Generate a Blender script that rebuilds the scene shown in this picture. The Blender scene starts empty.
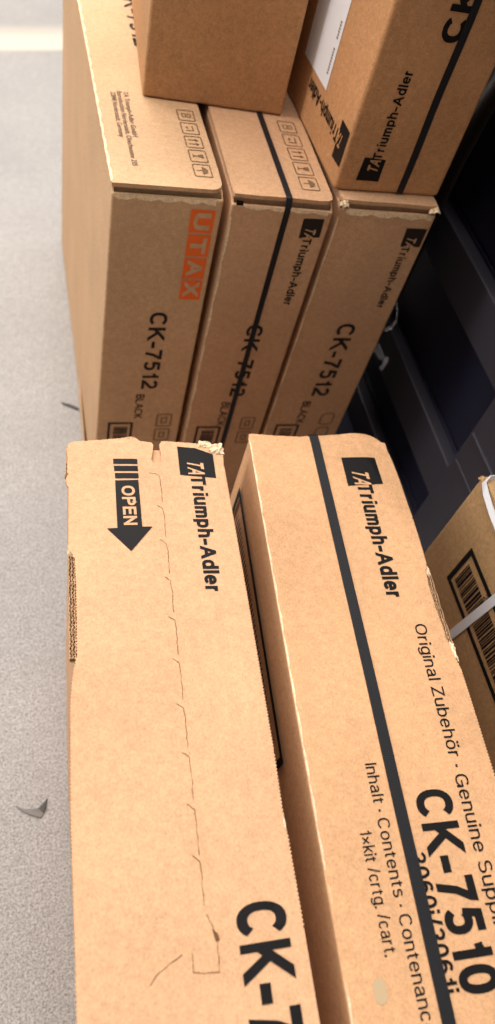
import bpy, bmesh, math, random
from mathutils import Vector, Matrix
from mathutils.geometry import delaunay_2d_cdt
from mathutils.noise import noise as pnoise

S = bpy.context.scene
C = S.collection
PI = math.pi

# ------------------------------------------------------------------ camera
cam_d = bpy.data.cameras.new('camera')
cam = bpy.data.objects.new('camera', cam_d); C.objects.link(cam)
RT = Vector((0.9604153, -0.1870498, 0.2064337))
DN = Vector((-0.0381170, -0.8223106, -0.5677609))
FW = Vector((0.2759522, 0.5374176, -0.7968894))
cam.matrix_world = Matrix(((RT.x, -DN.x, -FW.x, 0.0),
                           (RT.y, -DN.y, -FW.y, 0.0),
                           (RT.z, -DN.z, -FW.z, 1.0),
                           (0, 0, 0, 1)))
cam_d.sensor_fit = 'VERTICAL'; cam_d.sensor_height = 36.0; cam_d.sensor_width = 36.0
cam_d.lens = 36.0 * 734.6 / 1024.0
cam_d.clip_start = 0.02
cam_d.dof.use_dof = True
cam_d.dof.focus_distance = 0.66
cam_d.dof.aperture_fstop = 4.6
S.camera = cam

# ------------------------------------------------------------------ light
w = bpy.data.worlds.new('hall'); S.world = w; w.use_nodes = True
bg = w.node_tree.nodes['Background']
bg.inputs[0].default_value = (1.0, 0.97, 0.94, 1); bg.inputs[1].default_value = 0.30

def lamp(name, loc, sx, sy, power, col, target):
    l = bpy.data.lights.new(name, 'AREA'); l.shape = 'RECTANGLE'; l.size = sx; l.size_y = sy
    l.energy = power; l.color = col
    o = bpy.data.objects.new(name, l); C.objects.link(o); o.location = loc
    o.rotation_euler = (Vector(target) - Vector(loc)).to_track_quat('-Z', 'Y').to_euler()
    return o
lamp('overhead_light', (-0.35, 1.15, 2.7), 0.5, 2.6, 42, (1.0, 0.945, 0.89), (0.1, 0.6, 0))
lamp('overhead_light', (0.5, 1.9, 2.8), 1.8, 0.4, 30, (1.0, 0.945, 0.89), (0.2, 0.6, 0))
lamp('overhead_light', (-0.4, 3.6, 2.8), 1.8, 0.5, 90, (1.0, 0.94, 0.88), (-0.2, 2.6, 0))
lamp('overhead_light', (-3.0, 1.0, 2.6), 0.5, 2.6, 72, (1.0, 0.945, 0.89), (0.0, 0.8, 0.2))  # added unseen light from the left, brightens the aisle-side carton faces

S.view_settings.view_transform = 'Standard'
S.view_settings.look = 'None'
S.view_settings.exposure = 0.17
S.view_settings.gamma = 1.0
S.view_settings.use_curve_mapping = False

# ------------------------------------------------------------------ materials
def srgb(r, g, b):
    f = lambda c: (c / 255 / 12.92) if c / 255 <= 0.04045 else ((c / 255 + 0.055) / 1.055) ** 2.4
    return (f(r), f(g), f(b), 1)

def base_mat(name, col, rough=0.7, spec=0.25):
    m = bpy.data.materials.new(name); m.use_nodes = True
    b = m.node_tree.nodes['Principled BSDF']
    b.inputs['Base Color'].default_value = col
    b.inputs['Roughness'].default_value = rough
    b.inputs['Specular IOR Level'].default_value = spec
    return m, m.node_tree, b

def kraft(name, rgb, seed, contrast=0.16, bump=0.12):
    m, nt, b = base_mat(name, srgb(*rgb), 0.72, 0.22)
    N = nt.nodes.new; L = nt.links.new
    tc = N('ShaderNodeTexCoord')
    mp = N('ShaderNodeMapping'); mp.inputs['Location'].default_value = (seed * 1.7, seed * 0.9, seed)
    L(tc.outputs['Object'], mp.inputs['Vector'])
    n1 = N('ShaderNodeTexNoise'); n1.inputs['Scale'].default_value = 9; n1.inputs['Detail'].default_value = 3
    n2 = N('ShaderNodeTexNoise'); n2.inputs['Scale'].default_value = 560; n2.inputs['Detail'].default_value = 2
    n3 = N('ShaderNodeTexNoise'); n3.inputs['Scale'].default_value = 900; n3.inputs['Detail'].default_value = 1
    st = N('ShaderNodeMapping'); st.inputs['Scale'].default_value = (1.0, 0.75, 1.0)
    L(mp.outputs[0], st.inputs['Vector'])
    L(mp.outputs[0], n1.inputs['Vector']); L(st.outputs[0], n2.inputs['Vector']); L(mp.outputs[0], n3.inputs['Vector'])
    def ramp(fac, lo, hi, a, c):
        r = N('ShaderNodeMapRange'); r.inputs['From Min'].default_value = lo; r.inputs['From Max'].default_value = hi
        r.inputs['To Min'].default_value = a; r.inputs['To Max'].default_value = c
        L(fac, r.inputs['Value']); return r.outputs[0]
    a1 = ramp(n1.outputs['Fac'], 0.3, 0.7, 1 - contrast * 0.5, 1 + contrast * 0.35)
    a2 = ramp(n2.outputs['Fac'], 0.25, 0.75, 1 - contrast * 0.9, 1 + contrast * 0.7)
    a3 = ramp(n3.outputs['Fac'], 0.60, 0.78, 1.0, 0.72)
    n4 = N('ShaderNodeTexNoise'); n4.inputs['Scale'].default_value = 170; n4.inputs['Detail'].default_value = 3; L(mp.outputs[0], n4.inputs['Vector'])
    a4 = ramp(n4.outputs['Fac'], 0.3, 0.7, 1 - contrast * 0.55, 1 + contrast * 0.4)
    m4 = N('ShaderNodeMath'); m4.operation = 'MULTIPLY'; L(a1, m4.inputs[0]); L(a4, m4.inputs[1]); a1 = m4.outputs[0]
    mul = N('ShaderNodeMath'); mul.operation = 'MULTIPLY'; L(a1, mul.inputs[0]); L(a2, mul.inputs[1])
    mu2 = N('ShaderNodeMath'); mu2.operation = 'MULTIPLY'; L(mul.outputs[0], mu2.inputs[0]); L(a3, mu2.inputs[1])
    vm = N('ShaderNodeVectorMath'); vm.operation = 'SCALE'; vm.inputs[0].default_value = srgb(*rgb)[:3]
    L(mu2.outputs[0], vm.inputs['Scale']); L(vm.outputs[0], b.inputs['Base Color'])
    bp = N('ShaderNodeBump'); bp.inputs['Strength'].default_value = bump; bp.inputs['Distance'].default_value = 0.0006
    L(n2.outputs['Fac'], bp.inputs['Height']); L(bp.outputs[0], b.inputs['Normal'])
    return m

KRAFT_D = kraft('kraft_orange', (214, 168, 129), 1.0)
KRAFT_E = kraft('kraft_warm', (210, 163, 121), 2.3)
KRAFT_B = kraft('kraft_tan', (202, 159, 122), 3.1)
KRAFT_A = kraft('kraft_olive', (203, 165, 127), 4.7)
KRAFT_F = kraft('kraft_brown', (186, 141, 99), 5.9, 0.2)
KRAFT_G = kraft('kraft_brown_warm', (190, 141, 98), 6.4, 0.2)
KRAFT_H = kraft('kraft_ochre', (186, 149, 106), 7.2, 0.2)
FIBRE = kraft('torn_fibre', (238, 212, 176), 8.8, 0.25, 0.5)
FLUTE = kraft('fluting', (196, 158, 120), 9.3, 0.3, 0.3)
INK, _, _ = base_mat('black_ink', srgb(20, 18, 19), 0.55, 0.15)
INK_SOFT, _, _ = base_mat('brown_black_ink', srgb(38, 30, 27), 0.6, 0.2)
INK_FAINT, _, _ = base_mat('faint_grey_ink', srgb(120, 92, 66), 0.7, 0.2)
INK_ADDR, _, _ = base_mat('brown_ink', srgb(92, 72, 58), 0.7, 0.2)
ORANGE, _, _ = base_mat('orange_ink', srgb(236, 108, 46), 0.6, 0.2)
SLIT, _, _ = base_mat('cut_slit', srgb(112, 82, 56), 0.9, 0.1)
PAPER, _, _ = base_mat('white_label_paper', srgb(232, 232, 236), 0.5, 0.3)
WHITE_STRAP, _, _ = base_mat('white_plastic_strap', srgb(226, 226, 232), 0.35, 0.5)
STAIN, _, _ = base_mat('grey_blue_smudge', srgb(186, 162, 130), 0.8, 0.1)
CLEAR, _, cb = base_mat('clear_plastic', srgb(225, 228, 235), 0.12, 0.5)
cb.inputs['Transmission Weight'].default_value = 0.85
FILM, _, _ = base_mat('black_film', srgb(14, 14, 17), 0.3, 0.5)

def strap_mat():
    m, nt, b = base_mat('black_woven_strap', srgb(40, 40, 45), 0.5, 0.25)
    N = nt.nodes.new; L = nt.links.new
    tc = N('ShaderNodeTexCoord'); mp = N('ShaderNodeMapping'); mp.inputs['Rotation'].default_value = (0, 0, PI / 4)
    L(tc.outputs['Object'], mp.inputs[0])
    ck = N('ShaderNodeTexChecker'); ck.inputs['Scale'].default_value = 900
    ck.inputs['Color1'].default_value = srgb(34, 34, 38); ck.inputs['Color2'].default_value = srgb(16, 16, 19)
    L(mp.outputs[0], ck.inputs['Vector']); L(ck.outputs['Color'], b.inputs['Base Color'])
    bp = N('ShaderNodeBump'); bp.inputs['Strength'].default_value = 0.3; bp.inputs['Distance'].default_value = 0.0004
    L(ck.outputs['Fac'], bp.inputs['Height']); L(bp.outputs[0], b.inputs['Normal'])
    return m
STRAP = strap_mat()

def plastic(name, rgb, rough):
    m, nt, b = base_mat(name, srgb(*rgb), rough, 0.4)
    N = nt.nodes.new; L = nt.links.new
    tc = N('ShaderNodeTexCoord'); n = N('ShaderNodeTexNoise'); n.inputs['Scale'].default_value = 14; n.inputs['Detail'].default_value = 5
    L(tc.outputs['Object'], n.inputs['Vector'])
    r = N('ShaderNodeMapRange'); r.inputs['To Min'].default_value = rough - 0.08; r.inputs['To Max'].default_value = rough + 0.12
    L(n.outputs['Fac'], r.inputs['Value']); L(r.outputs[0], b.inputs['Roughness'])
    return m
RACK_GREY = plastic('rack_charcoal', (52, 50, 58), 0.42)
RACK_NAVY = plastic('rack_navy', (19, 20, 40), 0.5)

def floor_mat():
    m, nt, b = base_mat('concrete', srgb(168, 164, 161), 0.6, 0.3)
    N = nt.nodes.new; L = nt.links.new
    tc = N('ShaderNodeTexCoord')
    def nz(scale, det, rough=0.6):
        n = N('ShaderNodeTexNoise'); n.inputs['Scale'].default_value = scale; n.inputs['Detail'].default_value = det
        n.inputs['Roughness'].default_value = rough
        L(tc.outputs['Object'], n.inputs['Vector']); return n.outputs['Fac']
    def rng(v, lo, hi, a, c):
        r = N('ShaderNodeMapRange'); r.inputs['From Min'].default_value = lo; r.inputs['From Max'].default_value = hi
        r.inputs['To Min'].default_value = a; r.inputs['To Max'].default_value = c
        L(v, r.inputs['Value']); return r.outputs[0]
    def mul(a, c):
        k = N('ShaderNodeMath'); k.operation = 'MULTIPLY'; L(a, k.inputs[0]); L(c, k.inputs[1]); return k.outputs[0]
    fine = nz(330, 3); mid = nz(70, 4); big = nz(5, 4); grit = nz(520, 1)
    v = mul(mul(rng(fine, 0.3, 0.7, 0.60, 1.28), rng(mid, 0.3, 0.7, 0.92, 1.07)),
            mul(rng(big, 0.3, 0.7, 0.93, 1.05), rng(grit, 0.56, 0.70, 1.0, 0.45)))
    # paler band crossing the aisle, crisp near edge, soft far edge
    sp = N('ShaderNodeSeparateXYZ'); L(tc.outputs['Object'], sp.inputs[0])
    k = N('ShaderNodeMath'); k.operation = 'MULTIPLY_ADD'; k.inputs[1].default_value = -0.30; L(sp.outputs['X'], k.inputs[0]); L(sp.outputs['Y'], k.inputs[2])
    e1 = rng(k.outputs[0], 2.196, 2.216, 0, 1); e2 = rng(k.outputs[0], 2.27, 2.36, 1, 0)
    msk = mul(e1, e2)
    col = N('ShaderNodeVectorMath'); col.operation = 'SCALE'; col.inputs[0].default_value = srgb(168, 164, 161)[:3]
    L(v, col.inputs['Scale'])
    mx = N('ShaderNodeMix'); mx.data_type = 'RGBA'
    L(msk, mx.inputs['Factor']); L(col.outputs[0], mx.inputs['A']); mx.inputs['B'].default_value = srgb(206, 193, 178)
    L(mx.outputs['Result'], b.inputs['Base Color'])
    bp = N('ShaderNodeBump'); bp.inputs['Strength'].default_value = 0.25; bp.inputs['Distance'].default_value = 0.001
    L(fine, bp.inputs['Height']); L(bp.outputs[0], b.inputs['Normal'])
    return m

# ------------------------------------------------------------------ mesh helpers
def mesh_obj(name, verts, faces, mat, parent=None, smooth=False):
    me = bpy.data.meshes.new(name); me.from_pydata([tuple(v) for v in verts], [], faces); me.update()
    bm = bmesh.new(); bm.from_mesh(me); bmesh.ops.recalc_face_normals(bm, faces=bm.faces); bm.to_mesh(me); bm.free()
    me.materials.append(mat)
    if smooth:
        for p in me.polygons: p.use_smooth = True
    o = bpy.data.objects.new(name, me); C.objects.link(o)
    if parent: o.parent = parent
    return o

def bm_obj(name, bm, mat, parent=None, smooth=False):
    bmesh.ops.recalc_face_normals(bm, faces=bm.faces)
    me = bpy.data.meshes.new(name); bm.to_mesh(me); bm.free(); me.materials.append(mat)
    if smooth:
        for p in me.polygons: p.use_smooth = True
    o = bpy.data.objects.new(name, me); C.objects.link(o)
    if parent: o.parent = parent
    return o

def thing(name, label, cat, loc, rz=0.0, group=None):
    o = bpy.data.objects.new(name, None); C.objects.link(o); o.empty_display_size = 0.05
    o.location = loc; o.rotation_euler = (0, 0, rz); o['label'] = label; o['category'] = cat
    if group: o['group'] = group
    return o

def tag(o, label, cat, group=None):
    o['label'] = label; o['category'] = cat
    if group: o['group'] = group
    return o

def box_bm(bm, x0, x1, y0, y1, z0, z1, bev=0.0, seg=2):
    r = bmesh.ops.create_cube(bm, size=1.0)
    for v in r['verts']:
        v.co = Vector((x0 + (v.co.x + .5) * (x1 - x0), y0 + (v.co.y + .5) * (y1 - y0), z0 + (v.co.z + .5) * (z1 - z0)))
    if bev:
        es = list({e for v in r['verts'] for e in v.link_edges})
        bmesh.ops.bevel(bm, geom=es, offset=bev, segments=seg, profile=0.5, affect='EDGES')

_tm = {}
def text_mesh(s, bold):
    key = (s, bold)
    if key in _tm: return _tm[key]
    cu = bpy.data.curves.new('lettering_curve', 'FONT'); cu.body = s; cu.size = 1.0
    cu.offset = bold; cu.resolution_u = 4; cu.fill_mode = 'FRONT'
    if bold > 0.012: cu.space_character = 1.04
    o = bpy.data.objects.new('lettering_curve', cu); C.objects.link(o)
    bpy.context.view_layer.update()
    dg = bpy.context.evaluated_depsgraph_get()
    me = bpy.data.meshes.new_from_object(o.evaluated_get(dg))
    vs = [v.co.copy() for v in me.vertices]; fs = [tuple(p.vertices) for p in me.polygons]
    bpy.data.objects.remove(o); bpy.data.curves.remove(cu); bpy.data.meshes.remove(me)
    _tm[key] = (vs, fs); return _tm[key]

def cap_height(bold):
    vs, _ = text_mesh('H', bold); return max(v.y for v in vs) - max(0, min(v.y for v in vs))

# ------------------------------------------------------------------ stroke lettering (grotesque style)
def _arc(cx, cy, rx, ry, a0, a1, n=14):
    out = []
    for i in range(n + 1):
        a = math.radians(a0 + (a1 - a0) * i / n); c, s_ = math.cos(a), math.sin(a)
        e = 0.88
        out.append((cx + rx * math.copysign(abs(c) ** e, c), cy + ry * math.copysign(abs(s_) ** e, s_)))
    return out
X_ = .72                       # x-height
def _bowl(w_=.5): return _arc(w_ / 2, X_ / 2, w_ / 2, X_ / 2, 0, 360, 22)
def _arch(x0, w_, top=X_): return [(x0, top * .55)] + _arc(x0 + w_ / 2, top - w_ * .52, w_ / 2, w_ * .52, 165, 0, 8) + [(x0 + w_, 0)]
GLYPHS = {  # character: (width, strokes)
 'C': (.66, [_arc(.34, .5, .34, .5, 38, 322, 22)]),
 'G': (.70, [_arc(.34, .5, .34, .5, 40, 335, 22), [(.38, .45), (.68, .45), (.68, 0)]]),
 'K': (.62, [[(0, 0), (0, 1)], [(.58, 1), (.02, .36)], [(.22, .58), (.62, 0)]]),
 'T': (.62, [[(0, 1), (.62, 1)], [(.31, 1), (.31, 0)]]),
 'A': (.70, [[(0, 0), (.32, 1), (.38, 1), (.70, 0)], [(.14, .33), (.56, .33)]]),
 'O': (.72, [_arc(.36, .5, .36, .5, 0, 360, 26)]),
 'P': (.56, [[(0, 0), (0, 1), (.32, 1)] + _arc(.32, .74, .24, .26, 90, -90, 10) + [(0, .48)]]),
 'B': (.58, [[(0, 0), (0, 1), (.30, 1)] + _arc(.30, .77, .23, .23, 90, -90, 8) + [(0, .54)], [(.30, .54)] + _arc(.32, .27, .26, .27, 90, -90, 8) + [(0, 0)]]),
 'E': (.52, [[(.52, 1), (0, 1), (0, 0), (.53, 0)], [(0, .53), (.48, .53)]]),
 'N': (.60, [[(0, 0), (0, 1)], [(.02, .97), (.58, .03)], [(.60, 0), (.60, 1)]]),
 'L': (.48, [[(0, 1), (0, 0), (.48, 0)]]),
 'I': (.0, [[(0, 0), (0, 1)]]),
 'Z': (.56, [[(.02, 1), (.55, 1)], [(.54, .97), (.02, .03)], [(0, 0), (.56, 0)]]),
 'S': (.56, [_arc(.28, .76, .25, .24, 25, 270, 14) + _arc(.28, .26, .28, .26, 88, -155, 14)]),
 'U': (.58, [[(0, 1), (0, .3)] + _arc(.29, .29, .29, .29, 180, 360, 12) + [(.58, 1)]]),
 'X': (.62, [[(0, 0), (.60, 1)], [(.02, 1), (.62, 0)]]),
 '-': (.26, [[(0, .36), (.26, .36)]]),
 '7': (.48, [[(0, 1), (.48, 1), (.47, .93), (.26, .50), (.16, 0)]]),
 '5': (.48, [[(.44, 1), (.09, 1), (.03, .50)], _arc(.23, .32, .25, .32, 138, -150, 16)]),
 '1': (.31, [[(.03, .74), (.13, .76), (.27, .82)], [(.27, 1), (.27, 0)]]),
 '0': (.48, [_arc(.24, .5, .24, .5, 0, 360, 24)]),
 '2': (.48, [_arc(.24, .72, .23, .28, 165, -20, 12) + [(.36, .46), (.08, .18), (.0, 0)], [(0, 0), (.48, 0)]]),
 '3': (.48, [_arc(.23, .76, .22, .24, 165, -90, 12), _arc(.23, .27, .25, .27, 90, -165, 12)]),
 '6': (.48, [_arc(.24, .32, .24, .32, 0, 360, 18), _arc(.26, .5, .26, .5, 50, 185, 12)]),
 'r': (.26, [[(0, 0), (0, X_)], [(0, X_ * .6), (.04, X_ * .82), (.12, X_ * .97), (.27, X_)]]),
 'i': (.0, [[(0, 0), (0, .67)], [(0, .93), (0, 1.03)]]),
 'l': (.0, [[(0, 0), (0, 1.03)]]),
 'u': (.44, [[(0, X_), (0, .26)] + _arc(.22, .23, .22, .23, 180, 345, 8), [(.44, 0), (.44, X_)]]),
 'n': (.44, [[(0, 0), (0, X_)], _arch(0, .44)]),
 'h': (.44, [[(0, 0), (0, 1.03)], _arch(0, .44)]),
 'm': (.74, [[(0, 0), (0, X_)], _arch(0, .37), _arch(.37, .37)]),
 'p': (.48, [[(0, -.26), (0, X_)], _arc(.24, X_ / 2, .24, X_ / 2, 0, 360, 20)]),
 'd': (.48, [[(.48, 0), (.48, 1.03)], _arc(.24, X_ / 2, .24, X_ / 2, 0, 360, 20)]),
 'b': (.48, [[(0, 0), (0, 1.03)], _arc(.24, X_ / 2, .24, X_ / 2, 0, 360, 20)]),
 'g': (.48, [[(.48, X_), (.48, -.05)] + _arc(.24, -.05, .24, .21, 0, -160, 10), _arc(.24, X_ / 2, .24, X_ / 2, 0, 360, 20)]),
 'o': (.50, [_bowl()]),
 'ö': (.50, [_bowl(), [(.13, .92), (.13, 1.02)], [(.37, .92), (.37, 1.02)]]),
 'e': (.48, [[(.02, X_ * .52), (.48, X_ * .52)] + _arc(.24, X_ / 2, .24, X_ / 2, 4, 325, 18)]),
 'c': (.46, [_arc(.24, X_ / 2, .24, X_ / 2, 40, 320, 16)]),
 'a': (.46, [_arc(.22, X_ * .74, .20, X_ * .26, 165, 0, 9) + [(.42, .10), (.46, 0)], _arc(.21, .19, .21, .19, 55, 345, 14), [(.30, X_ * .56), (.42, X_ * .62)]]),
 't': (.26, [[(.10, .94), (.10, .12), (.14, .02), (.26, 0)], [(0, X_), (.25, X_)]]),
 's': (.42, [_arc(.21, X_ * .76, .19, X_ * .24, 25, 270, 10) + _arc(.21, X_ * .26, .21, X_ * .26, 88, -155, 10)]),
 'k': (.42, [[(0, 0), (0, 1.03)], [(.40, X_), (.02, X_ * .36)], [(.15, X_ * .56), (.43, 0)]]),
 '/': (.28, [[(0, -.02), (.28, 1.03)]]),
 '.': (.0, [[(0, -.03), (0, .05)]]),
 '·': (.0, [[(0, .33), (0, .42)]]),
 '×': (.52, [[(0, .08), (.52, .62)], [(0, .62), (.52, .08)]]),
 ' ': (.10, []),
}
def stroke_text(s, t, space=.0):
    """returns verts (x, y) with cap height 1 and faces; t = stroke width"""
    vs, fs = [], []; x = 0.0
    gap = .135 - .12 * max(t - .12, 0) + space
    for ch in s:
        wd, strokes = GLYPHS[ch]
        for line in strokes:
            P = [Vector((x + t / 2 + p[0], t / 2 + p[1] * (1 - t))) for p in line]
            n = len(P); closed = (P[0] - P[-1]).length < 1e-4
            if closed: P = P[:-1]; n -= 1
            k0 = len(vs)
            if not closed and n == 2 and (P[1] - P[0]).length < .13:      # a dot
                c_ = (P[0] + P[1]) / 2; h_ = max(t * .58, .08); v_ = h_
                if ch in 'iö': v_ = min(h_, .085); c_.y = 1.03 - v_
                vs += [Vector((c_.x - h_, c_.y - v_, 0)), Vector((c_.x + h_, c_.y - v_, 0)), Vector((c_.x + h_, c_.y + v_, 0)), Vector((c_.x - h_, c_.y + v_, 0))]
                fs.append((k0, k0 + 1, k0 + 2, k0 + 3)); continue
            for i in range(n):
                a = P[i - 1] if (i or closed) else None; b = P[(i + 1) % n] if (i < n - 1 or closed) else None
                d1 = (P[i] - a).normalized() if a is not None else None; d2 = (b - P[i]).normalized() if b is not None else None
                d1 = d1 or d2; d2 = d2 or d1
                n1 = Vector((-d1.y, d1.x)); n2 = Vector((-d2.y, d2.x)); m = n1 + n2
                m = m.normalized() if m.length > .2 else n1
                sc = min(1 / max(m.dot(n1), .35), 2.2)
                end = not closed and i in (0, n - 1); oy_ = line[i][1]
                dr = (-d1 if i == 0 else d1)
                for sg in (.5, -.5):
                    q = P[i] + m * t * sg * sc
                    if end and abs(dr.y) > .4 and min(abs(oy_ - g_) for g_ in (0, 1, X_, .67, 1.03, -.26)) < .001:
                        q = q + dr * ((P[i].y + math.copysign(t / 2, dr.y) - q.y) / dr.y)
                    elif end and abs(dr.y) < .05: q = q + dr * t * .5
                    vs.append(Vector((q.x, q.y, 0)))
            for i in range(n if closed else n - 1):
                j = (i + 1) % n
                fs.append((k0 + 2 * i, k0 + 2 * i + 1, k0 + 2 * j + 1, k0 + 2 * j))
        x += wd + t + gap
    return vs, fs

# ------------------------------------------------------------------ cartons
MM = 0.001
class Carton:
    """local mm coordinates: u across, v along the length, z height; (ox, oy) = base centre"""
    def __init__(s, name, label, cat, corner, rz, W, v0, v1, H, z0=0.0, mat=None, group=None, hfun=None, bulge=0.0, top_cut=4.5):
        s.W, s.v0, s.v1, s.H, s.mat, s.hf, s.bulge = W, v0, v1, H, mat, hfun, bulge
        s.ox, s.oy = W / 2, (v0 + v1) / 2
        c, n = math.cos(rz), math.sin(rz)
        wx = corner[0] + (c * s.ox - n * s.oy) * MM; wy = corner[1] + (n * s.ox + c * s.oy) * MM
        s.root = thing(name, label, cat, (wx, wy, z0), rz, group)
        s.top_cut = top_cut
    def L(s, u, v, z): return Vector(((u - s.ox) * MM, (v - s.oy) * MM, z * MM))
    def bf(s, u, z): return s.bulge * math.sin(PI * min(max(u / s.W, 0), 1)) * math.sin(PI * min(max(z / s.H, 0), 1))
    def h(s, u, v): return s.hf(u, v) if s.hf else 0.0
    def P(s, face, a, b, off):
        if face == 'top': return s.L(a, b, s.H + s.h(a, b) + off)
        if face == 'front': return s.L(a, s.v0 - off - s.bf(a, s.H + b), s.H + b)
        if face == 'left': return s.L(-off, a, s.H + b)
    def body(s, inset=0.0, bev=3.0, bits=(6, 8, 8), slot=0.0):
        bm = bmesh.new()
        u0, u1, v0, v1, z1 = inset, s.W - inset, s.v0 + (inset if inset else 0), s.v1 - inset, s.H - s.top_cut
        box_bm(bm, u0, u1, v0, v1, 0, z1, bev, 3)
        for ax, lo, hi, n in ((0, u0, u1, bits[0]), (1, v0, v1, bits[1]), (2, 0, z1, bits[2])):
            for i in range(1, n):
                co = Vector((0, 0, 0)); co[ax] = lo + (hi - lo) * i / n; no = Vector((0, 0, 0)); no[ax] = 1
                bmesh.ops.bisect_plane(bm, geom=bm.verts[:] + bm.edges[:] + bm.faces[:], plane_co=co, plane_no=no)
        if slot:      # dark slot where the lid panel tucks in behind the front wall
            for dv in (3.0, 11.0):
                bmesh.ops.bisect_plane(bm, geom=bm.verts[:] + bm.edges[:] + bm.faces[:], plane_co=Vector((0, v0 + dv, 0)), plane_no=Vector((0, 1, 0)))
            for du in (3.0, s.W - 3.0):
                bmesh.ops.bisect_plane(bm, geom=bm.verts[:] + bm.edges[:] + bm.faces[:], plane_co=Vector((du, 0, 0)), plane_no=Vector((1, 0, 0)))
            for v in bm.verts:
                if v.co.z > z1 - bev - .5:
                    if v.co.y < v0 + 2.95: v.co.z -= slot
                    elif v.co.y < v0 + 10.9: v.co.z -= 26 if 2.5 < v.co.x < s.W - 2.5 else slot
        for v in bm.verts:
            u, vv, z = v.co
            if s.bulge and abs(vv - v0) < 1e-3: vv -= s.bf(u, z)
            v.co = s.L(u, vv, z)
        o = bm_obj('body', bm, s.mat, s.root)
        return o
    def plate(s, name, outline, zt, thick, mat, step=9.0, edge_drop=None, parent=None):
        n = len(outline)
        us = [p[0] for p in outline]; vs = [p[1] for p in outline]
        pts = [Vector(p) for p in outline]
        def inside(x, y):
            r = False; j = n - 1
            for i in range(n):
                xi, yi = outline[i]; xj, yj = outline[j]
                if (yi > y) != (yj > y) and x < (xj - xi) * (y - yi) / (yj - yi) + xi: r = not r
                j = i
            return r
        x = min(us) + step / 2
        while x < max(us):
            y = min(vs) + step / 2
            while y < max(vs):
                if inside(x, y) and inside(x + 1.5, y) and inside(x - 1.5, y) and inside(x, y + 1.5) and inside(x, y - 1.5): pts.append(Vector((x, y)))
                y += step * (1.0 if s.v1 - s.v0 < 400 else 1.5)
            x += step
        ov, oe, of, *_ = delaunay_2d_cdt(pts, [], [list(range(n))], 1, 1e-5)
        m = len(ov)
        top = [s.L(p.x, p.y, zt + s.h(p.x, p.y)) for p in ov]
        bot = [s.L(p.x, p.y, zt + s.h(p.x, p.y) - thick) for p in ov]
        faces = [tuple(f) for f in of] + [tuple(reversed([i + m for i in f])) for f in of]
        cnt = {}
        for f in of:
            for i in range(len(f)):
                e = (f[i], f[(i + 1) % len(f)]); k = (min(e), max(e)); cnt.setdefault(k, []).append(e)
        for k, l in cnt.items():
            if len(l) == 1: a, b = l[0]; faces.append((b, a, a + m, b + m))
        return mesh_obj(name, top + bot, faces, mat, parent or s.root)
    def poly(s, name, face, pts, mat, off=0.5, parent=None, step=5.0):
        ring = []
        for k in range(len(pts)):
            a, b = Vector(pts[k]), Vector(pts[(k + 1) % len(pts)]); n = max(1, int((b - a).length / step))
            ring += [a + (b - a) * i / n for i in range(n)]
        n = len(ring); grid = []
        def inside(x, y):
            r = False; j = n - 1
            for i in range(n):
                if (ring[i].y > y) != (ring[j].y > y) and x < (ring[j].x - ring[i].x) * (y - ring[i].y) / (ring[j].y - ring[i].y) + ring[i].x: r = not r
                j = i
            return r
        x = min(p.x for p in ring) + step * .6
        while x < max(p.x for p in ring):
            y = min(p.y for p in ring) + step * .6
            while y < max(p.y for p in ring):
                if all(inside(x + dx, y + dy) for dx, dy in ((1, 0), (-1, 0), (0, 1), (0, -1))): grid.append(Vector((x, y)))
                y += step
            x += step
        ov, _, of, *_ = delaunay_2d_cdt(ring + grid, [], [list(range(n))], 1, 1e-6)
        return mesh_obj(name, [s.P(face, p.x, p.y, off) for p in ov], [tuple(f) for f in of], mat, parent or s.root)
    def prims(s, name, face, polys, mat, off=0.5, parent=None):
        """one printed mark made of several convex polygons"""
        vs, fs = [], []
        for pts in polys:
            k = len(vs); vs += [s.P(face, a, b, off) for a, b in pts]; fs.append(tuple(range(k, k + len(pts))))
        return mesh_obj(name, vs, fs, mat, parent or s.root)
    def text(s, name, face, string, start, read, up, cap, length=None, unit=None, bold=0.0, mat=None, off=0.5, shear=0.0, parent=None, label=None):
        if all(ch in GLYPHS for ch in string):
            tk = .105 + bold * 4.2
            vs, fs = stroke_text(string, tk); sy = cap
            x0 = 0.0; x1 = max(v.x for v in vs)
            if unit: rv, _ = stroke_text(unit[0], tk); sx = unit[1] / max(v.x for v in rv)
            else: sx = (length / x1) if length else sy
        else:
            vs, fs = text_mesh(string, bold)
            x0 = min(v.x for v in vs); x1 = max(v.x for v in vs); sy = cap / cap_height(bold)
            sx = (length / (x1 - x0)) if length else sy
        out = []
        for v in vs:
            a = (v.x - x0) * sx + shear * v.y * sy; b = v.y * sy
            out.append(s.P(face, start[0] + read[0] * a + up[0] * b, start[1] + read[1] * a + up[1] * b, off))
        o = mesh_obj(name, out, fs, mat or INK, parent or s.root)
        if label: o['label'] = label
        return o
    def strap(s, pts, width, axis, mat, thick=0.9, name='strap', label='black woven plastic strap'):
        """pts = centre line (u, v, z); axis = widthwise unit vector in (u, v, z)"""
        V = [Vector(p) for p in pts]; ax = Vector(axis).normalized(); vs, fs = [], []
        for i, p in enumerate(V):
            t = (V[min(i + 1, len(V) - 1)] - V[max(i - 1, 0)]).normalized(); n = t.cross(ax).normalized()
            a = n.cross(t).normalized()
            for sx, sn in ((-.5, -.5), (.5, -.5), (.5, .5), (-.5, .5)):
                vs.append(s.L(*(p + a * width * sx + n * thick * sn)))
            if i:
                k = 4 * i
                for j in range(4): fs.append((k - 4 + j, k - 4 + (j + 1) % 4, k + (j + 1) % 4, k + j))
        fs.append((0, 1, 2, 3)); k = 4 * (len(V) - 1); fs.append((k, k + 1, k + 2, k + 3))
        o = mesh_obj(name, vs, fs, mat, s.root); o['label'] = label
        return o
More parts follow.
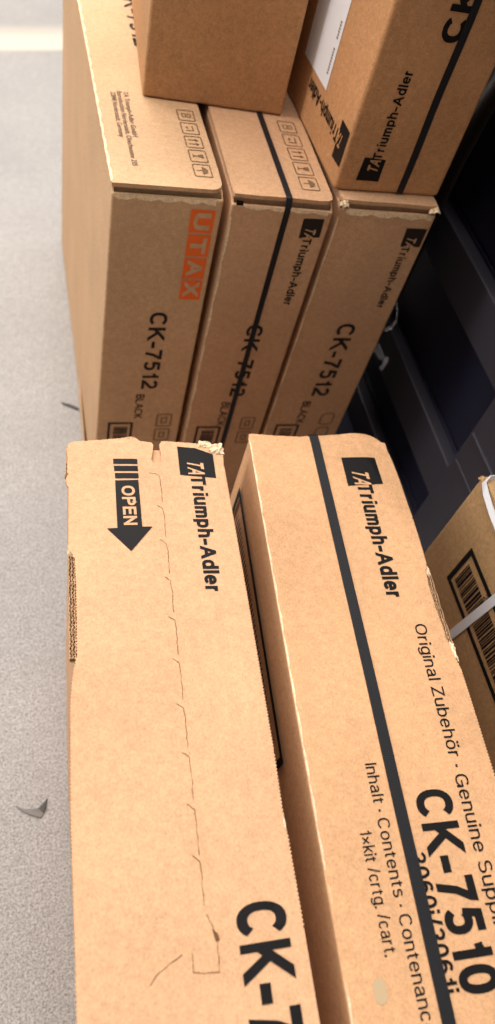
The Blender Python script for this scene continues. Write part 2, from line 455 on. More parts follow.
    def flutes(s, p0, p1, zt, rows=2, depth=9.0, pitch=4.2, th=2.3, label='exposed corrugated edge'):
        """raw corrugated edge seen from above: liners with wavy fluting between"""
        a, b = Vector(p0), Vector(p1); d = (b - a).length; t = (b - a) / d; n = Vector((t.y, -t.x))
        vs, fs = [], []
        def ribbon(line, w):
            k0 = len(vs)
            for i, q in enumerate(line):
                for sg in (-.5, .5):
                    r = q + n * w * sg
                    zz = zt - 0.8 * abs(pnoise(Vector((r.x * .2, r.y * .2, 3)))) * 2
                    vs.append(s.L(r.x, r.y, zz)); vs.append(s.L(r.x, r.y, zt - depth))
                if i:
                    k = k0 + 4 * i; j = k - 4
                    fs.extend([(j, j + 2, k + 2, k), (j, k, k + 1, j + 1), (j + 2, j + 3, k + 3, k + 2)])
        N = int(d / 1.0)
        for r in range(rows + 1):
            ribbon([a + t * d * i / 20 + n * (th * r + .35 * math.sin(i * 1.7 + r)) for i in range(21)], 0.5)
        for r in range(rows):
            ribbon([a + t * d * i / N + n * (th * (r + .5) + th * .42 * math.sin(2 * PI * (d * i / N) / pitch + r)) for i in range(N + 1)], 0.45)
        o = mesh_obj('corrugated_edge', vs, fs, FLUTE, s.root); o['label'] = label
        return o
    def crumple(s, cu, cv, cz, ru, rv, rz, seed, name='torn_paper', mat=None, label='pale torn paper'):
        rnd = random.Random(seed); N = 7; vs, fs = [], []
        for i in range(N):
            for j in range(N):
                a, b = i / (N - 1) - .5, j / (N - 1) - .5
                e = max(abs(a), abs(b)) * 2
                vs.append(s.L(cu + a * 2 * ru + rnd.uniform(-.16, .16) * ru, cv + b * 2 * rv + rnd.uniform(-.16, .16) * rv,
                              cz + (1 - e) * rz * .5 + rnd.uniform(0, rz) - (rz * .4 if e > .95 else 0)))
        for i in range(N - 1):
            for j in range(N - 1): fs.append((i * N + j, (i + 1) * N + j, (i + 1) * N + j + 1, i * N + j + 1))
        o = mesh_obj(name, vs, fs, mat or FIBRE, s.root); o['label'] = label
        return o
    def worn_edge(s, face, a0, a1, fixed, along, sign, period, seed, wmin=.6, wmax=3.0, off=.35, mat=None):
        """pale scalloped fibre line along a fold; along = 0: runs in a, 1: runs in b"""
        rnd = random.Random(seed); n = int(abs(a1 - a0) / 3.0); vs, fs = [], []
        for i in range(n + 1):
            t = a0 + (a1 - a0) * i / n
            ph = ((t - a0) / period) % 1.0
            wd = wmin + (wmax - wmin) * (abs(math.sin(PI * ph)) ** .6) * rnd.uniform(.75, 1.1)
            for q in (0.0, wd):
                p = (t, fixed + sign * q) if along == 0 else (fixed + sign * q, t)
                vs.append(s.P(face, p[0], p[1], off))
            if i: fs.append((2 * i - 2, 2 * i - 1, 2 * i + 1, 2 * i))
        o = mesh_obj('worn_edge', vs, fs, mat or FIBRE, s.root); o['label'] = 'pale frayed fold line'
        return o

def serrate(pts, pitch=2.6, amp=.55, flags=None):
    """tooth the edges of an outline; flags[i] says whether edge i (i -> i+1) is toothed"""
    out = []; n = len(pts)
    for i in range(n):
        a, b = Vector(pts[i]), Vector(pts[(i + 1) % n]); d = (b - a).length
        out.append((a.x, a.y))
        if flags and not flags[i]: continue
        k = int(d / pitch)
        if k < 2: continue
        t = (b - a) / d; nn = Vector((t.y, -t.x))
        for j in range(1, 2 * k):
            q = a + t * d * j / (2 * k) + nn * amp * (1 if j % 2 else -1)
            out.append((q.x, q.y))
    return out

def round_poly(x0, x1, y0, y1, r, seg=5):
    out = []
    for cx, cy, a0 in ((x1 - r, y1 - r, 0), (x0 + r, y1 - r, 90), (x0 + r, y0 + r, 180), (x1 - r, y0 + r, 270)):
        for k in range(seg + 1):
            a = math.radians(a0 + 90 * k / seg); out.append((cx + r * math.cos(a), cy + r * math.sin(a)))
    return out

def frame_polys(x0, x1, y0, y1, t):
    return [[(x0, y0), (x1, y0), (x1, y0 + t), (x0, y0 + t)], [(x0, y1 - t), (x1, y1 - t), (x1, y1), (x0, y1)],
            [(x0, y0 + t), (x0 + t, y0 + t), (x0 + t, y1 - t), (x0, y1 - t)], [(x1 - t, y0 + t), (x1, y0 + t), (x1, y1 - t), (x1 - t, y1 - t)]]

def ring_poly(x0, x1, y0, y1, r, t):
    o = round_poly(x0, x1, y0, y1, r, 3); i = round_poly(x0 + t, x1 - t, y0 + t, y1 - t, max(r - t, .3), 3); n = len(o)
    return [[o[k], o[(k + 1) % n], i[(k + 1) % n], i[k]] for k in range(n)]

def pictograms(c, face, u0, u1, vs, size, mat, t=1.3):
    """framed handling symbols; sheet rotated so that 'up' is +u"""
    for k, v in enumerate(vs):
        w_ = size; P = ring_poly(u0, u1, v - w_, v, 2.5, t)
        cu, cv = (u0 + u1) / 2, v - w_ / 2; q = (u1 - u0) / 20
        if k % 5 == 4:     # umbrella
            P += [[(cu, cv - 7 * q), (cu + 5 * q, cv - 4 * q), (cu + 6.5 * q, cv), (cu + 5 * q, cv + 4 * q), (cu, cv + 7 * q)], [(cu - 6 * q, cv - .6), (cu, cv - .6), (cu, cv + .6), (cu - 6 * q, cv + .6)]]
        elif k % 5 == 3:   # glass
            P += [[(cu + 6 * q, cv - 4 * q), (cu + 6 * q, cv + 4 * q), (cu, cv + 2 * q), (cu, cv - 2 * q)], [(cu - 5 * q, cv - .7), (cu, cv - .7), (cu, cv + .7), (cu - 5 * q, cv + .7)], [(cu - 6 * q, cv - 3 * q), (cu - 5 * q, cv - 3 * q), (cu - 5 * q, cv + 3 * q), (cu - 6 * q, cv + 3 * q)]]
        elif k % 5 == 2:   # two upward arrows
            for dv in (-4 * q, 4 * q):
                P += [[(cu - 6 * q, cv + dv - .7), (cu + 3 * q, cv + dv - .7), (cu + 3 * q, cv + dv + .7), (cu - 6 * q, cv + dv + .7)], [(cu + 2 * q, cv + dv - 2.6 * q), (cu + 2 * q, cv + dv + 2.6 * q), (cu + 6 * q, cv + dv)]]
        elif k % 5 == 1:   # recycling-like bent arrow
            P += [[(cu - 5 * q, cv - 5 * q), (cu + 4 * q, cv - 5 * q), (cu + 4 * q, cv - 3.5 * q), (cu - 5 * q, cv - 3.5 * q)], [(cu + 2.6 * q, cv - 5 * q), (cu + 4 * q, cv - 5 * q), (cu + 4 * q, cv + 5 * q), (cu + 2.6 * q, cv + 5 * q)], [(cu - 3 * q, cv + 5 * q), (cu - 5 * q, cv), (cu - 1 * q, cv)]]
        else:              # stack limit
            P += frame_polys(cu - 5 * q, cu, cv - 4 * q, cv + 4 * q, 1.0) + frame_polys(cu + 1 * q, cu + 5.5 * q, cv - 4 * q, cv + 4 * q, 1.0)
        c.prims('pictogram', face, P, mat)

def logo_square(c, face, quad, ta_start, read, up, tacap, talen, ink, paper):
    sq = c.poly('logo_square', face, quad, ink, .45)
    c.text('monogram', face, 'TA', ta_start, read, up, tacap, talen, bold=.02, mat=paper, off=.8, shear=.22, parent=sq)
    return sq

def barcode(c, face, a0, a1, b0, b1, along, seed, mat, n=46):
    rnd = random.Random(seed); P = []; lo, hi = (a0, a1) if along == 0 else (b0, b1)
    t = lo
    while t < hi:
        wd = rnd.choice((.9, .9, 1.6, 2.4)) * (hi - lo) / (n * 2.1)
        e = min(t + wd, hi)
        P.append([(t, b0), (e, b0), (e, b1), (t, b1)] if along == 0 else [(a0, t), (a1, t), (a1, e), (a0, e)])
        t = e + rnd.choice((.8, .8, 1.5)) * (hi - lo) / (n * 2.1)
    return c.prims('barcode', face, P, mat)

# ------------------------------------------------------------------ the setting
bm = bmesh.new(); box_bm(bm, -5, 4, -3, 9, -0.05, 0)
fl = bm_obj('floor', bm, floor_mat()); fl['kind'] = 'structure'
PLASTER = kraft('wall_paint', (206, 204, 198), 11.0, 0.06)
for nm, ex in (('wall_left', (-5.1, -5, -3, 9)), ('wall_back', (-5, 4, 9, 9.1)), ('wall_right', (4, 4.1, -3, 9)), ('wall_front', (-5, 4, -3.1, -3))):
    bm = bmesh.new(); box_bm(bm, *ex, 0, 3.2)
    wl = bm_obj(nm, bm, PLASTER); wl['kind'] = 'structure'

# ------------------------------------------------------------------ lying cartons (front row)
def h_D(u, v):
    z = 0.7 * pnoise(Vector((u * .012, v * .008, 1.3))) + 0.25 * pnoise(Vector((u * .05, v * .03, 4.3)))
    z += -0.6 * math.exp(-((u - 128 + 0.03 * (v + 250)) / 5) ** 2) * (1 if v < -180 else max(0, 1 - (v + 180) / 60))
    if v > -10: z -= 0.02 * (v + 10) ** 1.3
    z += .5 * math.exp(-((v + 26) / 2.0) ** 2) * (1 if u < 70 else 0)
    return z
D = Carton('cardboard_carton', 'bright kraft carton lying in front, its torn lid printed with a black OPEN arrow', 'box',
           (0.0299, 0.4539), -0.039, 150, -565, 4, 450, mat=KRAFT_D, hfun=h_D)
bo = D.body(inset=3.0, bev=2.0, bits=(1, 3, 1))
for v in bo.data.vertices:       # the sagging side wall leans in towards the near end
    if v.co.z < .02 and v.co.x < 0: v.co.x += .010 * max(0, (-v.co.y + .10) / .38)
outD = [(0, -7), (0.5, 2), (5, 6), (18, 7.5), (31, 9), (50, 11.5), (63, 14), (69, 8), (80, 6.5), (81.5, 3), (79.5, -8), (78, -15), (79.5, -19), (83, -20.5), (86.5, -18),
        (88, -8), (87.5, 4), (90, 8.5), (104, 8), (120, 7), (134, 5), (146, -2), (149.5, -6), (148.5, -20), (149, -60), (149.8, -150), (150.2, -300), (149.2, -348), (147.6, -352), (150, -358), (150.3, -420), (150, -563),
        (0.5, -563), (-1, -420), (-2.2, -330), (-1.2, -250), (1, -228), (4.5, -212), (5.0, -180), (5.2, -150), (4.6, -124), (2.0, -118), (-1.5, -114), (-0.5, -108), (0, -80), (0.6, -48), (-1.2, -44), (-1.4, -38), (0.6, -34), (0, -28)]
fD = [True] * len(outD)
for i in range(6, 17): fD[i] = False
for i in (30, 31): fD[i] = False
D.plate('lid_panel', serrate(outD, flags=fD), 450, 4.2, KRAFT_D)
D.flutes((4.2, -119), (3.6, -214), 449.0, rows=2)
D.flutes((1.8, -2), (-0.2, -36), 450.0, rows=1, depth=5, th=2.0)
D.crumple(143, -1, 450, 7, 6, 3.5, 5)
D.crumple(132, 5, 449.5, 6, 4, 2.2, 6)
D.crumple(0, -41, 448.5, 1.5, 4, 1.6, 9, mat=KRAFT_D)
D.crumple(0.5, -115, 448.5, 2, 3.5, 1.6, 10)
D.crumple(61, 12, 448.0, 5, 1.5, 1.6, 12, mat=KRAFT_D)
D.crumple(148.6, -352, 448.5, 1.6, 7, 1.6, 14)
RD, UP = (0, -1), (1, 0)
for k in range(3):
    b0 = -15 - 8.5 * k
    D.poly('arrow_stripe', 'top', [(42 + k * .4, b0), (64.5, b0), (64.5, b0 - 5.9), (42 + k * .4, b0 - 5.9)], INK, .5)
ar = D.poly('open_arrow', 'top', [(42.6, -40.6), (64, -40.0), (64, -92.2), (73, -92.2), (52.7, -117.5), (33, -93.6), (42, -93.2)], INK, .5)
D.text('open_lettering', 'top', 'OPEN', (47.8, -47), RD, UP, 12.2, 43.5, bold=.022, mat=KRAFT_D, off=.85, parent=ar)
logo_square(D, 'top', [(104.5, 1.5), (122, 0), (139, -8), (138.6, -36.8), (104, -33.5)], (112, -16), RD, UP, 16, 17, INK, KRAFT_D)
D.text('lettering', 'top', 'Triumph-Adler', (113.7, -34), RD, UP, 14.2, 125.5, bold=.026)
D.text('model_lettering', 'top', 'CK-7510', (104.3, -400), RD, UP, 35, 133, bold=.026)
def perf(pts, wd=.5):
    polys = []
    rnd = random.Random(int(abs(pts[0][1]) * 10))
    path = []
    for (a, b) in zip(pts[:-1], pts[1:]):
        A, B = Vector(a), Vector(b); n = max(2, int((B - A).length / 3))
        path += [A + (B - A) * i / n + Vector((rnd.uniform(-.45, .45), rnd.uniform(-.3, .3))) for i in range(n)]
    path.append(Vector(pts[-1]))
    for A, B in zip(path[:-1], path[1:]):
        t = (B - A).normalized(); n = Vector((t.y, -t.x)) * wd * rnd.uniform(.25, .6)
        polys.append([tuple(A + n), tuple(B + n), tuple(B - n), tuple(A - n)])
    return D.prims('perforation_cut', 'top', polys, SLIT, .35)
for k in range(9):
    v = -31 - 37.6 * k
    perf([(74.5 if k == 0 else 79, v), (81, v - 1.5), (84.0, v - 4), (84.6, v - 12), (84.4, v - 24), (84.2, v - 34.5)])
perf([(79, -366), (84.5, -371), (84, -398)])
perf([(84.5, -403), (90.7, -417), (89.6, -428), (89.1, -436.5)])
perf([(89.1, -436.6), (80, -436), (72.3, -434.5), (73, -424)])
perf([(66, -424), (58.7, -427.4), (50, -432), (44.5, -438)], .5)
D.prims('torn_hole', 'top', [[(87.5, -412), (91, -415), (92, -419), (89, -419.5)]], SLIT, .5)

def h_E(u, v):
    z = 0.8 * pnoise(Vector((u * .012, v * .008, 7.3))) + 0.2 * pnoise(Vector((u * .05, v * .03, 2.3)))
    # turned-down far right corner beyond a crease
    d = (u - 128) * 0.93 + (v + 40) * 0.24
    if d > 0 and v > -170: z -= min(d, 40) * 0.17 * min(1.0, (v + 170) / 90)
    if v > -6: z -= 0.03 * (v + 6) ** 1.3
    if u < 5: z -= 0.05 * (5 - u) ** 1.5
    z -= 3.0 * math.exp(-((v + 205) / 32) ** 2 - ((u - 158) / 9) ** 2)
    return z
E_ = Carton('cardboard_carton', 'bright kraft carton lying in front with a black strap along its lid', 'box',
            (0.2093, 0.4651), -0.0553, 155.5, -570, 3, 450, mat=KRAFT_E, hfun=h_E)
E_.body(inset=2.0, bev=2.5, bits=(1, 1, 1))
outE = [(0.5, -6), (1.5, 2.5), (12, 2.2), (30, 1), (55, 0.5), (80, 3), (100, 5.5), (118, 9), (131, 10.5), (140, 8.5), (147, 3.5), (152, -6), (154.2, -20), (155.5, -47), (155.4, -100), (153.8, -155),
        (151, -161), (149.8, -175), (150.6, -200), (152, -222), (151, -230), (153, -246), (155.8, -258), (156.2, -300), (156, -420), (155.5, -568), (0, -568), (-0.3, -300), (0.2, -100)]
E_.plate('lid_panel', serrate(outE, flags=[i < 25 for i in range(len(outE))]), 450, 4.2, KRAFT_E)
E_.flutes((156.2, -160), (156.8, -246), 448.2, rows=2)
E_.crumple(155.0, -242, 447.5, 2.6, 9, 2.2, 22)
E_.crumple(154.0, -160, 447.5, 2.2, 5, 2.0, 23)
E_.worn_edge('top', -4, -560, 0.3, 1, 1, 31, 3, .2, 1.8, .25)
logo_square(E_, 'top', [(94.8, -26.8), (133.2, -24.2), (133.3, -59.2), (94.6, -62.6)], (102, -42), RD, UP, 18, 19, INK, KRAFT_E)
E_.text('lettering', 'top', 'Triumph-Adler', (104.2, -60), RD, UP, 16.2, 128, bold=.026)
E_.text('lettering', 'top', 'Original Zubehör · Genuine Supplies', (123.2, -216), (-.02, -1), UP, 11.2, unit=('Original Zubehör', 117.5), bold=.002)
E_.text('model_lettering', 'top', 'CK-7510', (82.6, -357), (-.012, -1), UP, 30.5, 134, bold=.026)
E_.text('lettering', 'top', '3060i/3061i', (66.0, -400), RD, UP, 13.5, 88, bold=.014)
E_.text('lettering', 'top', 'Inhalt · Contents · Contenance', (47.8, -333.5), RD, UP, 9.6, unit=('Inhalt · Contents · Contenanc', 167), bold=.002)
E_.text('lettering', 'top', '1×kit /crtg. /cart.', (32.2, -381), RD, UP, 9.2, 81, bold=.002)
st = round_poly(19.5, 28.5, -488, -473, 4.2, 4)
o = E_.poly('smudge', 'top', st, STAIN, .3); o['label'] = 'small grey smudge'
pts = [(70.5, 5.6, 20 + i * 42) for i in range(11)]
pts += [(70.4, 5.4, 445), (70.3, 4.0, 449.3), (70.2, 1.0, 451.0)]
pts += [(70.4 + (4.6 * t - 11 * t * (1 - t) * .35) * -1, -8 - 556 * t, 450.9 + h_E(66, -8 - 556 * t)) for t in [i / 24 for i in range(25)]]
E_.strap(pts, 9.6, (1, 0, 0), STRAP)
E_.prims('label_frame', 'left', frame_polys(-313, -24, -135, -56, 7.5), INK, .6)
rnd = random.Random(4)
ticks = []
for k in range(44):
    a = -45 - k * 5.6; ticks.append([(a, -125), (a - rnd.choice((1.6, 2.6, 3.6)), -125), (a - 1.8, -76), (a, -76)])
E_.prims('barcode', 'left', ticks, INK, .6)

# ------------------------------------------------------------------ standing cartons (back row)
HB = 564.6
def upright(label, corner, rz, W, L, mat, bulge, r=9):
    c = Carton('cardboard_carton', label, 'box', corner, rz, W, 0, L, HB, mat=mat, bulge=bulge, top_cut=6.0)
    c.body(0.0, 2.5, slot=4.5)
    return c
A = upright('tall kraft carton with orange lettered squares, standing at the aisle end of the back row', (0.0871, 0.7043), 0.0199, 120.4, 688.8, KRAFT_A, 1.0)
pa = round_poly(-0.5, 119, 1.5, 687, 9)
A.plate('top_flap', serrate([(0, 2), (106, 2), (111, 3.5), (116, 7), (118.5, 14), (119.5, 40), (119.5, 687), (-1, 687)] + [(-1 + 1.0 * math.sin(t * .27), 687 - t) for t in range(12, 680, 12)], flags=[False] * 80), HB, 4.5, KRAFT_A, 40)
A.worn_edge('front', 1.5, 112, -11.0, 0, -1, 24, 11, 2.0, 6.5, .4)
A.worn_edge('top', 4, 600, -1, 1, 1, 29, 12, .8, 3.2, .25)
for k, ch in enumerate('UTAX'):
    z1 = -23 - 31 * k
    sq = A.poly('logo_square', 'front', [(86 + k * .6, z1), (113.5, z1), (113.5, z1 - 28.5), (86 + k * .6, z1 - 28.5)], ORANGE, .45)
    A.text('logo_letter', 'front', ch, (90.5 + k * .4, z1 - 3.6), (0, -1), (1, 0), 18.5, 21, bold=.03, mat=KRAFT_A, off=.8, parent=sq)
A.text('model_lettering', 'front', 'CK-7512', (56, -165), (0, -1), (1, 0), 22, 133, bold=.019, mat=INK_SOFT)
A.text('lettering', 'front', 'BLACK', (51, -309), (0, -1), (1, 0), 11.5, 50, bold=.01, mat=INK_SOFT)
A.prims('label_frame', 'front', frame_polys(15.6, 51.3, -500, -366.5, 3.6), INK_SOFT)
barcode(A, 'front', 24, 44, -490, -376, 1, 1, INK_SOFT)
for z1 in (-350, -382): A.prims('pictogram', 'front', ring_poly(84, 107, z1 - 27, z1, 3, 2) + frame_polys(91, 100, z1 - 20, z1 - 7, 2), INK_FAINT)
A.text('address_lettering', 'top', 'TA Triumph-Adler GmbH', (32.5, 187), (0, -1), (1, 0), 5.6, 95, bold=.006, mat=INK_ADDR)
A.text('address_lettering', 'top', 'Betriebsstätte Norderstedt, Ohechaussee 235', (25, 187), (0, -1), (1, 0), 5.6, 152, bold=.006, mat=INK_ADDR)
A.text('address_lettering', 'top', '22848 Norderstedt, Germany', (17.5, 184), (0, -1), (1, 0), 5.6, 95, bold=.006, mat=INK_ADDR)
A.text('model_lettering', 'top', 'CK-7512', (60.5, 470), (0, -1), (1, 0), 26, 165, bold=.012, mat=INK_SOFT)
pictograms(A, 'top', 90.5, 111, [160 - 28 * k for k in range(5)], 24, INK_FAINT)
# loose bottom flap standing off the aisle side
vs, fs = [], []
for i in range(9):
    v = 2 + 236 * i / 8; g = 6.5 * (1 - i / 8) + .3
    for z, gg in ((1, g * .35), (43, g)):
        vs += [A.L(-gg - 1.6, v, z), A.L(-gg, v, z)]
    if i:
        k = 4 * i; j = k - 4
        fs += [(j, j + 2, k + 2, k), (j + 1, k + 1, k + 3, j + 3), (j + 2, j + 3, k + 3, k + 2)]
o = mesh_obj('bottom_flap', vs, fs, KRAFT_A, A.root)

B = upright('tall kraft carton bound by a black strap, standing in the middle of the back row', (0.215, 0.7019), -0.006, 118, 560, KRAFT_B, 1.0)
B.plate('top_flap', [(2, 3.5), (30, 3), (60, 4), (100, 3), (110, 4), (115.5, 8), (117, 16), (117, 559), (1, 559), (1, 12)], HB, 4.5, KRAFT_B, 40)
B.worn_edge('front', 14, 112, -11, 0, -1, 27, 21, 1.0, 4.5, .4)
B.worn_edge('front', -25, -540, 1.0, 1, 1, 60, 22, 1.0, 3.2, .4)
logo_square(B, 'front', [(85.3, -20.8), (110, -19.7), (110.8, -43.5), (86, -46)], (91, -31), (0, -1), (1, 0), 13, 15, INK_SOFT, KRAFT_B)
B.text('lettering', 'front', 'Triumph-Adler', (91.7, -45), (0, -1), (1, 0), 10.8, 97, bold=.018, mat=INK_SOFT)
B.text('model_lettering', 'front', 'CK-7512', (53.5, -176), (0, -1), (1, 0), 22, 131, bold=.019, mat=INK_SOFT)
B.text('lettering', 'front', 'BLACK', (46, -320), (0, -1), (1, 0), 12, 52, bold=.01, mat=INK_SOFT)
B.prims('label_frame', 'front', frame_polys(17, 54.5, -505, -372.5, 3.6), INK_SOFT)
barcode(B, 'front', 26, 46, -495, -382, 1, 2, INK_SOFT)
for z1 in (-352, -384): B.prims('pictogram', 'front', ring_poly(82, 104, z1 - 27, z1, 3, 2) + frame_polys(89, 97, z1 - 20, z1 - 7, 2), INK_FAINT)
pictograms(B, 'top', 82.5, 105, [165 - 29.5 * k for k in range(5)], 25.5, INK_FAINT)
pts = [(63.5, 555 - 549 * i / 14, HB + .8) for i in range(15)] + [(63.7, 2.8, HB + .2), (63.8, 0.6, HB - 5), (63.8, -0.6, HB - 11)]
pts += [(63.8 - 1.2 * t, -1.1 - B.bf(63, HB * (1 - t)), HB - 16 - (HB - 18) * t) for t in [i / 18 for i in range(19)]]
B.strap(pts, 6.8, (1, 0, 0), STRAP)
# crumpled black gap at the left front corner
B.prims('torn_hole', 'front', [[(4, -5.0), (12, -5.4), (13, -11.0), (5, -11.2)]], INK, .9)

Cc = upright('tall unstrapped kraft carton with small black square logo, standing beside the dark rack', (0.3426, 0.7088), 0.012, 123.5, 540, KRAFT_B, 2.0)
Cc.plate('top_flap', [(3, 3), (30, 2), (70, 3), (110, 2), (122, 4), (123, 14), (123, 539), (1, 539), (1, 9)], HB, 4.5, KRAFT_B, 40)
Cc.worn_edge('front', 8, 120, -11, 0, -1, 33, 31, 2.5, 7.0, .4)
Cc.worn_edge('front', -20, -540, .8, 1, 1, 70, 32, .6, 2.4, .4)
Cc.crumple(4, 1.0, HB - 7, 6, 4, 6, 33)
Cc.crumple(119, 0.5, HB - 7, 6, 4, 6, 34)
logo_square(Cc, 'front', [(92, -28.5), (119.2, -28.2), (119.6, -53.4), (93.5, -53.6)], (98, -39), (0, -1), (1, 0), 13, 15, INK_SOFT, KRAFT_B)
Cc.text('lettering', 'front', 'Triumph-Adler', (96.5, -53), (0, -1), (1, 0), 10.6, 94, bold=.018, mat=INK_SOFT)
Cc.text('model_lettering', 'front', 'CK-7512', (53.5, -175), (0, -1), (1, 0), 26, 138, bold=.019, mat=INK_SOFT)
Cc.text('lettering', 'front', 'BLACK', (45, -325), (0, -1), (1, 0), 13, 50, bold=.01, mat=INK_SOFT)
Cc.prims('label_frame', 'front', frame_polys(15.9, 54, -505, -377, 3.6), INK_SOFT)
barcode(Cc, 'front', 25, 45, -495, -387, 1, 3, INK_SOFT)
for z1 in (-352, -384): Cc.prims('pictogram', 'front', ring_poly(84, 107, z1 - 27, z1, 8, 2), INK_FAINT)

# ------------------------------------------------------------------ cartons stacked on the back row
F = Carton('cardboard_carton', 'plain brown carton without print, stacked on the back row', 'box', (0.1375, 0.886), -0.05, 170, 0, 250, 300, z0=HB * MM + .0012, mat=KRAFT_F, bulge=1.5, top_cut=4.5)
F.body(0.0, 3.0)
F.plate('top_flap', round_poly(1, 169, 1, 124.2, 2), 300, 4, KRAFT_F, 40)
F.plate('top_flap', round_poly(1, 169, 125.8, 249, 2), 300, 4, KRAFT_F, 40)
G = Carton('cardboard_carton', 'upside-down brown carton with white label and black strap, stacked on the back row', 'box', (0.336, 0.728), 0.03, 134, 0, 480, 330, z0=HB * MM + .0002, mat=KRAFT_G, bulge=1.0, top_cut=4.5)
G.body(0.0, 4.0)
G.plate('top_flap', round_poly(1, 133, 1, 239.2, 2), 330, 4, KRAFT_G, 40)
G.plate('top_flap', round_poly(1, 133, 240.8, 479, 2), 330, 4, KRAFT_G, 40)
gz = lambda z: z - 330
logo_square(G, 'front', [(23, gz(14)), (51, gz(14)), (50.5, gz(40)), (24.5, gz(41))], (45, gz(24)), (0, 1), (-1, 0), 13, 15, INK, KRAFT_G)
G.text('lettering', 'front', 'Triumph-Adler', (44.6, gz(39)), (0, 1), (-1, 0), 11, 94, bold=.02)
G.text('model_lettering', 'front', 'CK-7512', (82, gz(163)), (0, 1), (-1, 0), 24, 150, bold=.03)
pts = [(82.5 + .6 * math.sin(i), -1.0 - G.bf(82, 326 * i / 14), 2 + 323 * i / 14) for i in range(15)] + [(82.5, 0, 329.5), (82.5, 3, 330.8)] + [(82.5, 3 + 470 * i / 6, 330.8) for i in range(1, 7)]
G.strap(pts, 8.2, (1, 0, 0), STRAP)
logo_square(G, 'left', [(3, gz(25)), (29, gz(23)), (30, gz(64)), (3, gz(64))], (14, gz(53)), (1, 0), (0, -1), 15, 15, INK, KRAFT_G)
G.text('lettering', 'left', 'Triumph-Adler', (29, gz(52)), (1, 0), (0, -1), 15, 118, bold=.02)
lb = G.poly('white_label', 'left', [(94, gz(62)), (184, gz(60)), (184, gz(210)), (94, gz(212))], PAPER, .5)
lb['label'] = 'white paper label'
tx = []
rnd = random.Random(8)
for row in range(2):
    z = 76 if row == 0 else 112
    for k in range(9 if row == 0 else 6):
        a = z + k * 3.1; tx.append([(101 + rnd.uniform(-.5, .5), gz(a)), (105 + rnd.uniform(-.5, .5), gz(a)), (105, gz(a + 2)), (101, gz(a + 2))])
G.prims('label_print', 'left', tx, INK_FAINT, .8, lb)

# ------------------------------------------------------------------ carton at the right edge
Hc = Carton('cardboard_carton', 'ochre carton with framed barcode and white strap, between lying strapped carton and rack', 'box', (0.455, 0.404), 0.0, 114, -560, 0, 454, mat=KRAFT_H, bulge=0.0, top_cut=4.5)
Hc.body(0.0, 4.0)
Hc.plate('top_flap', round_poly(1, 113, -558, -281, 3), 454, 4.2, KRAFT_H, 40)
Hc.plate('top_flap', round_poly(1, 113, -279, -3, 3), 454, 4.2, KRAFT_H, 40)
hz = lambda z: z * 1000 - 454
hy = lambda y: (y - .404) * 1000
Hc.prims('label_frame', 'left', frame_polys(hy(.07), hy(.353), hz(.325), hz(.39), 6.5), INK, .5)
barcode(Hc, 'left', hy(.10), hy(.342), hz(.338), hz(.374), 0, 5, INK, 84)
Hc.text('barcode_number', 'left', '2', (hy(.300), hz(.3755)), (-1, 0), (0, 1), 7.5, 6, mat=INK)
pts = [(-1.0, hy(.317) - 34 * t, 2 + 448 * t) for t in [i / 12 for i in range(13)]] + [(0.5, hy(.2825), 454.6), (4, hy(.282), 455.2), (60, hy(.281), 455.3), (110, hy(.280), 455.2)]
Hc.strap(pts, 10.5, (0, 1, 0), WHITE_STRAP, name='strap', label='white plastic strap')
pts = [(40, 1.0 - 8, 455.6), (16, -6, 455.8), (5, -7, 456.5), (-1.5, -10, 453), (-2.6, -22, 450), (-2.6, -45, 446), (-2.2, -70, 444), (-1.2, -100, 445)]
Hc.strap(pts, 7.0, (.35, .35, .87), WHITE_STRAP, name='strap', label='loose white plastic strap')
Hc.crumple(3, -3, 448, 4, 4, 4, 41, mat=KRAFT_H)

# ------------------------------------------------------------------ dark rack on the right
rk = thing('storage_rack', 'dark blue-black slatted storage rack beside the cartons', 'rack', (0.72, 0.5, 0))
def rp(name, x0, x1, y0, y1, z0, z1, mat, bev=.002):
    bm = bmesh.new(); box_bm(bm, x0 - .72, x1 - .72, y0 - .5, y1 - .5, z0, z1, bev, 2)
    return bm_obj(name, bm, mat, rk)
for zt in (0.088, 0.243, 0.462, 0.68):
    zb = max(zt - .070, .0) if zt != .088 else 0.02
    rp('beam', .580, .605, .56, 1.6, zb, zt, RACK_GREY)
for z0, z1 in ((0.0, .10), (.10, .25), (.25, .47), (.47, .68), (.68, .90)):
    rp('panel', .600, .612, .56, 1.6, z0 + .002, z1 - .002, RACK_NAVY)
rp('post', .574, .625, .20, .572, 0, .90, RACK_GREY)
for z in (.276, .332):
    rp('ledge', .570 if z > .3 else .572, .576, .22, .566, z - .004, z, RACK_GREY, .001)
rp('post', .574, .64, 1.6, 1.68, 0, .90, RACK_GREY)
rp('base_rail', .490, .579, .62, 1.6, 0, .03, RACK_NAVY)
rp('top_rail', .570, .66, .20, 1.68, .90, .93, RACK_GREY)
rp('back_panel', .84, .86, .20, 1.68, 0, .93, RACK_NAVY)
rp('shelf_board', .62, .84, .22, 1.66, .02, .04, RACK_NAVY)
rp('shelf_board', .62, .84, .22, 1.66, .88, .90, RACK_NAVY)

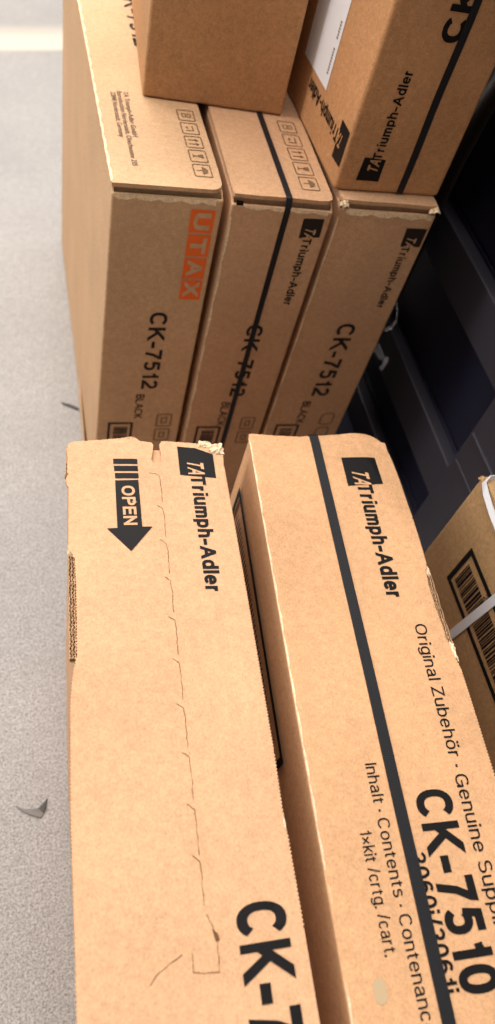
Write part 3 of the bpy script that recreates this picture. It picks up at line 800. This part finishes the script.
# black stretch film hanging over the rack behind the standing cartons
vs, fs = [], []
NU, NV = 26, 14
for i in range(NU):
    for j in range(NV):
        y = .83 + .42 * i / (NU - 1); z = .30 + .63 * j / (NV - 1)
        x = .545 + .016 * math.sin(i * .9 + .5 * j) * (1 - j / (NV - 1)) + .006 * math.sin(i * .37) + .018 * (j / (NV - 1))
        vs.append((x, y + .02 * math.sin(j * .5), z))
for i in range(NU - 1):
    for j in range(NV - 1):
        k = i * NV + j; fs.append((k, k + NV, k + NV + 1, k + 1))
film = mesh_obj('plastic_film', vs, fs, FILM, None, True)
m_ = film.modifiers.new('thickness', 'SOLIDIFY'); m_.thickness = .0008
tag(film, 'black plastic film hanging over the dark rack', 'film')

# crumpled clear wrap caught at the side of the unstrapped carton
def wrap(name, path, r0, seed, label):
    rnd = random.Random(seed); vs, fs = [], []
    for i, p in enumerate(path):
        for j in range(6):
            a = 2 * PI * j / 6; r = r0 * rnd.uniform(.45, 1.3)
            vs.append((p[0] + r * .7 * math.cos(a), p[1] + r * math.sin(a) * .6, p[2] + r * math.sin(a)))
        if i:
            k = 6 * i
            for j in range(6): fs.append((k - 6 + j, k - 6 + (j + 1) % 6, k + (j + 1) % 6, k + j))
    fs.append(tuple(range(6))); k = 6 * (len(path) - 1); fs.append(tuple(range(k, k + 6)))
    return tag(mesh_obj(name, vs, fs, CLEAR, None), label, 'plastic scrap')
wrap('plastic_scrap', [(.472, .722, .418), (.479, .718, .405), (.482, .716, .390), (.480, .717, .378), (.473, .718, .372)], .0022, 3, 'curled clear plastic loop sticking out beside the unstrapped standing carton')
wrap('plastic_scrap', [(.474, .72, .338), (.482, .717, .330), (.488, .714, .322), (.494, .712, .318), (.492, .712, .306)], .0058, 5, 'crumpled clear plastic scrap low beside the unstrapped standing carton')

# ------------------------------------------------------------------ bits on the floor
def fleck(outline, name, label, mat, rise, cat='debris'):
    n = len(outline); cx = sum(p[0] for p in outline) / n; cy = sum(p[1] for p in outline) / n
    vs = [(x - cx, y - cy, .0006) for x, y in outline] + [((x - cx) * .9, (y - cy) * .9, .0012 + rise * (k % 3) / 2) for k, (x, y) in enumerate(outline)] + [(0, 0, .0012 + rise)]
    fs = [(k, (k + 1) % n, n + (k + 1) % n, n + k) for k in range(n)] + [(n + k, n + (k + 1) % n, 2 * n) for k in range(n)]
    o = mesh_obj(name, vs, fs, mat, None); o.location = (cx, cy, 0)
    return tag(o, label, cat)
SCUFF, _, _ = base_mat('dark_grime', srgb(120, 116, 112), .8, .2)
DARKBIT, _, _ = base_mat('dark_chip', srgb(84, 82, 82), .7, .2)
GREYBIT, _, _ = base_mat('grey_scrap', srgb(128, 126, 123), .8, .2)
fleck([(-.040, .246), (-.030, .240), (-.012, .2385), (-.004, .232), (-.009, .226), (-.020, .231), (-.034, .239)], 'paper_scrap', 'small grey scrap lying on the floor in the aisle', GREYBIT, .002)
fleck([(.000, .250), (-.002, .238), (-.006, .232), (-.013, .238), (-.007, .243)], 'dark_chip', 'small dark chip beside the grey scrap on the floor', DARKBIT, .002)
fleck([(.048, .926), (.062, .921), (.080, .910), (.079, .904), (.064, .913), (.052, .920)], 'dark_splinter', 'thin dark splinter on the floor against the carton with orange squares', DARKBIT, .002)
